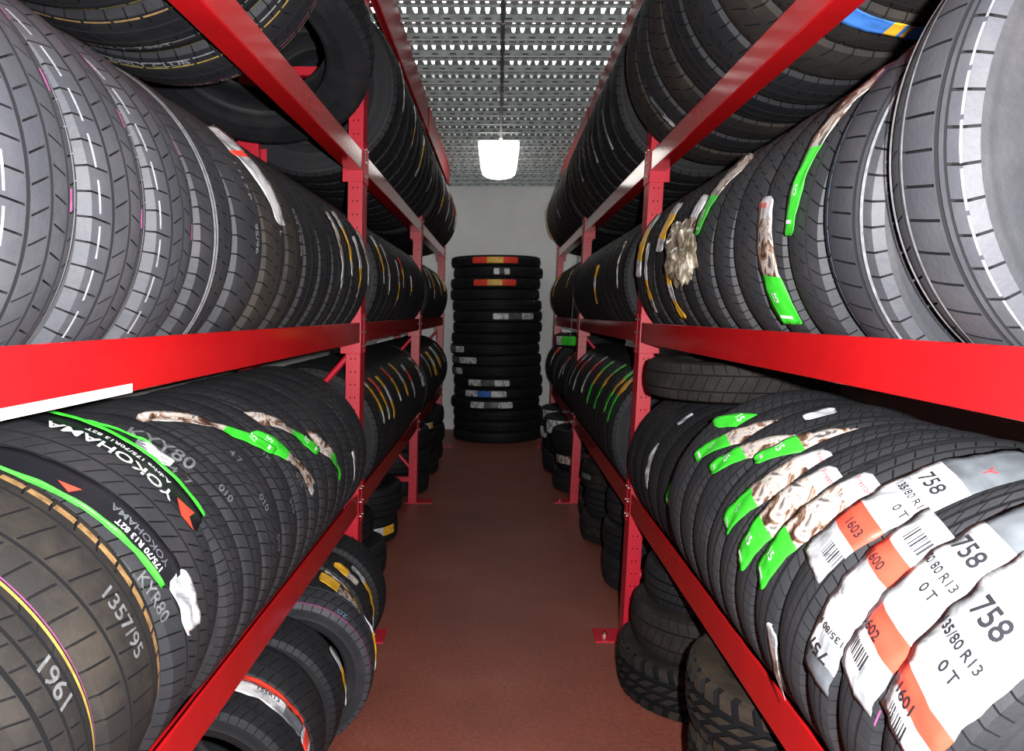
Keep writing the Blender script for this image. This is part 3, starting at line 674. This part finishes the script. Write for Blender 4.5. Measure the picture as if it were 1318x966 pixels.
# ---- tyres lying flat on the rows, on the floor and in the end stack
FLAT = R_(90)
def flat(x, y, z0, R, W, style, rim, mat='rubber', row='', tilt=(0, 0), side=1):
    q = tyre((x, y, z0 + W / 2), R, W, style, rim, mat, (FLAT + tilt[0], 0 + tilt[1], 0), side, row); q.alpha = 0; return q
OTHER = []
def other(q, label): OTHER.append((q, label)); return q
other(flat(.765, 2.44, 1.036, .285, .12, 'worn', .17, 'rubber_dusty'), 'worn tyre lying flat on the low right row before the near post')
q = other(flat(.735, 6.05, 1.034, .28, .11, 'worn', .17), 'small tyre with a green tag lying flat over the low right row')
sticker(q, 118, 168, 0, .07, [(.6, 'green'), (.4, 'white')])
# straps
st = MB(); yy = 4.86
pts = [(.478, yy, 1.40), (.474, yy + .01, 1.30), (.47, yy + .03, 1.20), (.465, yy + .06, 1.13), (.46, yy + .10, 1.10)]
for (x, y, z) in pts: st.v += [(x, y - .02, z), (x, y + .02, z)]
for i in range(4): st.f.append((2 * i, 2 * i + 1, 2 * i + 3, 2 * i + 2)); st.m.append(0)
o = st.obj('plastic_strap', M['strap']); md = o.modifiers.new('thick', 'SOLIDIFY'); md.thickness = .001
thing(o, 'translucent plastic strap hanging loose over the middle beam of the right rack', 'strap')
# left floor row under the rack, standing
FL = []
for i, (y, xf, r, yaw, m, txt) in enumerate([(1.66, -.43, .235, 3, 'rubber', 'tyre on the floor under the left rack with red and white stickers, nearest one'),
        (1.845, -.44, .235, 2, 'rubber', 'plain tyre standing on the floor next behind the red and white stickered one'),
        (2.03, -.43, .235, 3, 'rubber', 'black tyre with a white and yellow scrap, before the jutting blue-black floor tyre'),
        (2.23, -.375, .24, 6, 'rubber_new', 'blue-black tyre on the floor jutting into the aisle, yellow strip on its edge'),
        (2.43, -.455, .238, 2, 'rubber', 'tyre on the floor behind the jutting blue-black one, pale yellow labels'),
        (2.61, -.445, .238, 0, 'rubber', 'tyre on the floor with an upright yellow and white strip, left rack'),
        (2.80, -.425, .24, -2, 'rubber', 'plain black tyre standing on the floor just before the left red foot plate')]):
    q = tyre((xf - r, y, r), r, .16, ['rib', 'worn'][i % 2], .155, m, (R_(3), 0, R_(yaw)), 1); q.alpha = R_(3); FL.append(other(q, txt))
q = FL[2]; sticker(q, 34, -8, .03, .04, [(.4, 'white'), (.3, 'yellow'), (.3, 'white')])
q = FL[0]; sticker(q, 80, 26, .02, .055, [(.7, 'white'), (.3, 'grey_film')]); sticker(q, 82, 24, .062, .03, [(1, 'orange_red')]); sticker(q, 26, 14, .03, .08, [(.2, 'white'), (.6, 'orange_red'), (.2, 'white')])
lettering(q, '155R13', 62, .02, .02, 'down', 'ink', lift=.01)
q = FL[3]; sticker(q, 30, -22, .06, .028, [(.25, 'white'), (.45, 'yellow'), (.3, 'white')], .07); line(q, .03, 'line_blue', .003, 0, 90); lettering(q, 'O L O', 60, .035, .025, 'down', 'line_blue', name='stamped_code', lift=.0015)
line(q, -.07, 'line_pink', .005, 0, 100); lettering(q, 'OZ', 55, -.06, .025, 'down', 'line_blue', name='stamped_code', lift=.0015)
q = FL[4]; sticker(q, 62, 4, .0, .075, [(.3, 'yellow'), (.3, 'picture'), (.4, 'white')]); sticker(q, 60, 8, .055, .03, [(.4, 'white'), (.6, 'yellow')])
q = FL[5]; sticker(q, 46, -12, .02, .04, [(.3, 'white'), (.5, 'yellow'), (.2, 'white')]); sticker(q, 60, 34, -.04, .04, [(.5, 'yellow'), (.5, 'picture')])
# lying stacks on the left floor beyond the first frame
ords = ['bottom', 'second', 'third', 'fourth']
def pile(x, y, sizes, where, tagm=None, mats=('rubber',), side=1, st=('worn', 'rib'), rimk=.6, jit=.03, seed=1):
    r2 = random.Random(seed); z = 0; out = []
    for i, (R, W) in enumerate(sizes):
        q = flat(x + r2.uniform(-jit, jit), y + r2.uniform(-jit, jit), z, R, W, st[i % len(st)], R * rimk, mats[i % len(mats)])
        nm = 'bottom' if i == 0 else ('topmost' if i == len(sizes) - 1 else ords[i] + ' up')
        other(q, '%s tyre, %s' % (nm, where)); z += W + .001; out.append(q)
    return out
p = pile(-.86, 3.72, [(.27, .17), (.27, .16)], 'flat pile under the left rack, first past the near foot plate', seed=2)
p = pile(-.83, 4.36, [(.26, .16), (.28, .17)], 'flat pile under the left rack, second past the near foot plate', seed=3)
sticker(p[0], 18, 60, .0, .05, [(.5, 'yellow'), (.5, 'white')])
p = pile(-.80, 5.56, [(.28, .16), (.28, .16), (.28, .15)], 'flat pile under the left rack just past the second foot plate', seed=5)
p = pile(-.79, 6.2, [(.28, .16), (.28, .16), (.29, .15)], 'flat pile under the left rack, two past the second foot plate', seed=6)
sticker(p[2], 10, 50, 0, .05, [(.3, 'yellow'), (.7, 'white')])
p = pile(-.78, 6.85, [(.29, .16), (.29, .16), (.29, .15)], 'flat pile under the left rack, last before the end wall', seed=7)
# right floor
p = pile(.76, 1.74, [(.30, .16), (.29, .16), (.30, .15)], 'mud-brown knobbly pile under the right rack', mats=('rubber_dirty',), st=('knob',), jit=.012, seed=8)
p = pile(.715, 2.57, [(.30, .17), (.27, .15), (.25, .13)], 'flat pile against the near right post', mats=('rubber_dusty', 'rubber_dusty', 'rubber'), st=('knob', 'worn', 'rib'), jit=.0, seed=9)
p[2].o.location.x += .045; p[1].o.location.x += .02
lab = MB()
p = pile(.79, 3.62, [(.29, .16), (.29, .15), (.28, .14)], 'flat pile under the right rack, first past the near foot plate', seed=10)
p = pile(.765, 4.36, [(.285, .15), (.285, .15), (.28, .15)], 'flat pile under the right rack, second past the near foot plate', mats=('rubber_dusty', 'rubber'), seed=11)
sticker(p[2], 150, 176, 0, .03, [(1, 'grey_film')])
p = pile(.70, 4.84, [(.18, .10)], 'x', seed=12)
OTHER[-1] = (p[0], 'small ring tyre flat on the floor just before the second right foot plate')
p = pile(.70, 5.62, [(.28, .16), (.28, .15), (.28, .15)], 'flat pile under the right rack just past the second foot plate', seed=13)
sticker(p[1], 120, 168, 0, .06, [(.2, 'yellow'), (.8, 'picture')])
p = pile(.685, 6.28, [(.29, .16), (.29, .15), (.29, .15)], 'flat pile under the right rack, two past the second foot plate', seed=14)
sticker(p[2], 100, 160, 0, .11, [(.25, 'white'), (.08, 'orange_red'), (.67, 'white')])
p = pile(.66, 6.94, [(.29, .16), (.29, .15), (.29, .15)], 'flat pile under the right rack, last before the end wall', seed=15)
sticker(p[2], 110, 165, 0, .10, [(.3, 'orange_red'), (.7, 'white')]); sticker(p[1], 125, 170, 0, .10, [(.3, 'orange_red'), (.7, 'white')])
# end stack: seventeen narrow tyres lying one on another
NTH = ['bottom', 'second', 'third', 'fourth', 'fifth', 'sixth', 'seventh', 'eighth', 'ninth', 'tenth', 'eleventh', 'twelfth', 'thirteenth', 'fourteenth', 'fifteenth', 'sixteenth', 'topmost']
r3 = random.Random(5)
tags = {16: (60, 118, ['orange_red', 'yellow', 'orange_red']), 15: (84, 104, ['white', 'ink', 'white']), 14: (62, 116, ['orange_red', 'yellow', 'orange_red']), 11: (84, 140, ['white', 'grey_film', 'white']),
        8: (14, 48, ['grey_film', 'white']), 7: (8, 64, ['grey_film', 'white']), 6: (14, 42, ['grey_film', 'white']), 5: (50, 104, ['white', 'grey_film', 'white']), 4: (44, 100, ['white', 'blue', 'white']), 3: (58, 112, ['white', 'grey_film', 'white'])}
tdesc = {16: 'yellow and red label', 15: 'torn white scraps', 14: 'yellow and red label', 11: 'white label to one side', 8: 'silver label round its edge', 7: 'long silver label round its edge', 6: 'short silver label round its edge', 5: 'white label', 4: 'white and blue label', 3: 'white label'}
for i in range(17):
    q = flat(-.012 + r3.uniform(-.018, .018), 8.0 + r3.uniform(-.012, .012), i * .1105 + .0005, .465, .108, 'moped', .32, 'rubber')
    if i in tags:
        t0, t1, ms = tags[i]; sticker(q, 180 - t0, 180 - t1, 0, .062, [(1 / len(ms), m) for m in ms], wr=.001)
    other(q, 'narrow tyre%s, %s in the end-wall stack' % (' with ' + tdesc[i] if i in tdesc else ', plain', NTH[i] if i in (0, 16) else NTH[i] + ' up'))

# ------------------------------------------------------------------ labels for the shelf rows
ORD = ['first', 'second', 'third', 'fourth', 'fifth', 'sixth', 'seventh', 'eighth', 'ninth', 'tenth', 'eleventh', 'twelfth', 'thirteenth', 'fourteenth', 'fifteenth', 'sixteenth', 'seventeenth', 'eighteenth', 'nineteenth', 'twentieth']
def bay(y): return sum(1 for Y in FRAME_Y[1:3] if y > Y)
BAY = ['from near end', 'past near post', 'past middle post']
byrow = {}
for q in TY:
    if q.row: byrow.setdefault(q.row, []).append(q)
for row, qs in byrow.items():
    qs.sort(key=lambda q: q.o.location.y); cnt = [0, 0, 0]
    for q in qs:
        k = bay(q.o.location.y); n = ORD[cnt[k]]; cnt[k] += 1
        d = q.desc[0] if q.desc else None
        adj = {'rubber': 'black', 'rubber_mid': 'black', 'rubber_new': 'grey-black', 'rubber_dusty': 'dusty', 'rubber_dirty': 'muddy'}[q.mat]
        lab = ('tyre with %s, %s, %s %s' % (d, row, n, BAY[k])) if d else ('plain %s tyre, %s, %s %s' % (adj, row, n, BAY[k]))
        thing(q.o, lab, 'tyre', 'tyres standing on the ' + row)
for q, lab in OTHER:
    thing(q.o, lab, 'tyre', 'narrow tyres in the end stack' if 'end-wall stack' in lab else 'tyres lying or standing under and over the rows')

# ------------------------------------------------------------------ ceiling lamp and conduit
lamp = bpy.data.objects.new('ceiling_lamp', None); COL.objects.link(lamp); lamp.location = (.008, 6.72, HC - .01)
thing(lamp, 'lit white bulkhead lamp on a grey base under the metal plank ceiling', 'lamp')
b = MB(); b.box(-.150, .150, -.50, .55, -.040, 0); b.obj('lamp_base', M['housing'], lamp, bevel=.012)
b = MB()
NL = 14; L0, L1 = -.52, .57
def ring(y, w, d):
    pts = [(-w, -.030), (-w, -.075)]
    for i in range(9):
        t = math.pi * (1 - i / 8) ; pts.append((w * .97 * math.cos(t) if i not in (0, 8) else math.copysign(w * .97, math.cos(t)), -.085 - d * math.sin(t) ** .7 if math.sin(t) > 1e-6 else -.085))
    pts += [(w, -.075), (w, -.030)]
    return [(x, y, z) for x, z in pts]
secs = [(L0, .158, .02), (L0 + .015, .163, .06), (L0 + .05, .165, .075)] + [(L0 + .05 + (L1 - L0 - .15) * i / 5, .165, .075) for i in range(1, 6)] + [(L1 - .05, .155, .07), (L1 - .015, .13, .05), (L1, .10, .02)]
rows_ = [ring(*s) for s in secs]; n = len(rows_[0])
for r in rows_: b.v += r
for i in range(len(rows_) - 1):
    for j in range(n): b.f.append((i * n + j, i * n + (j + 1) % n, (i + 1) * n + (j + 1) % n, (i + 1) * n + j)); b.m.append(0)
b.f.append(tuple(range(n))); b.f.append(tuple(len(b.v) - n + i for i in range(n - 1, -1, -1))); b.m += [0, 0]
b.obj('lamp_lens', M['lens'], lamp, 50)
cd = MB(); cd.tube((.025, .2, HC - .024), (.024, 6.12, HC - .024), .0115, 12); cdo = cd.obj('conduit_pipe', M['conduit'], None, 40)
thing(cdo, 'thin grey conduit pipe running under the ceiling planks to the lamp', 'pipe')
cc = MB(); cc.tube((.024, 6.10, HC - .024), (.024, 6.21, HC - .024), .017, 12)
cc.obj('cable_gland', M['steel'], lamp, 40).location = -Vector(lamp.location)
for yy in (1.4, 2.55, 3.75, 4.9):
    k = MB(); k.box(.0, .05, yy - .012, yy + .012, HC - .013, HC - .005); k.tube((.025, yy - .010, HC - .024), (.025, yy + .010, HC - .024), .0145, 12); k.obj('pipe_clip', M['galv'], cdo, 40)

# ------------------------------------------------------------------ light, world, camera
fl = bpy.data.lights.new('camera_flash', 'SPOT'); fl.energy = 390; fl.shadow_soft_size = .012; fl.spot_size = R_(125); fl.spot_blend = .55; fl.color = (1, .985, .97)
fo = bpy.data.objects.new('camera_flash', fl); COL.objects.link(fo); fo.location = (.085, .0, 1.335); fo.rotation_euler = (R_(88), 0, 0)
w = bpy.data.worlds.new('world'); SC.world = w; w.use_nodes = True
bg = w.node_tree.nodes['Background']; bg.inputs[0].default_value = (.93, 1, .97, 1); bg.inputs[1].default_value = 5.0
cam = bpy.data.cameras.new('camera'); co = bpy.data.objects.new('camera', cam); COL.objects.link(co); SC.camera = co
F_PX, W_PX = 980., 1318.
cam.sensor_fit = 'HORIZONTAL'; cam.sensor_width = 36; cam.lens = F_PX / W_PX * 36
cam.shift_x = 10 / W_PX; cam.shift_y = -7 / W_PX; cam.clip_start = .02
co.location = (0, 0, 1.3); co.rotation_euler = (R_(90 - 4.26), 0, -R_(.468))
vs = SC.view_settings; vs.view_transform = 'Standard'; vs.look = 'None'; vs.gamma = 1; vs.use_curve_mapping = False; vs.exposure = 0
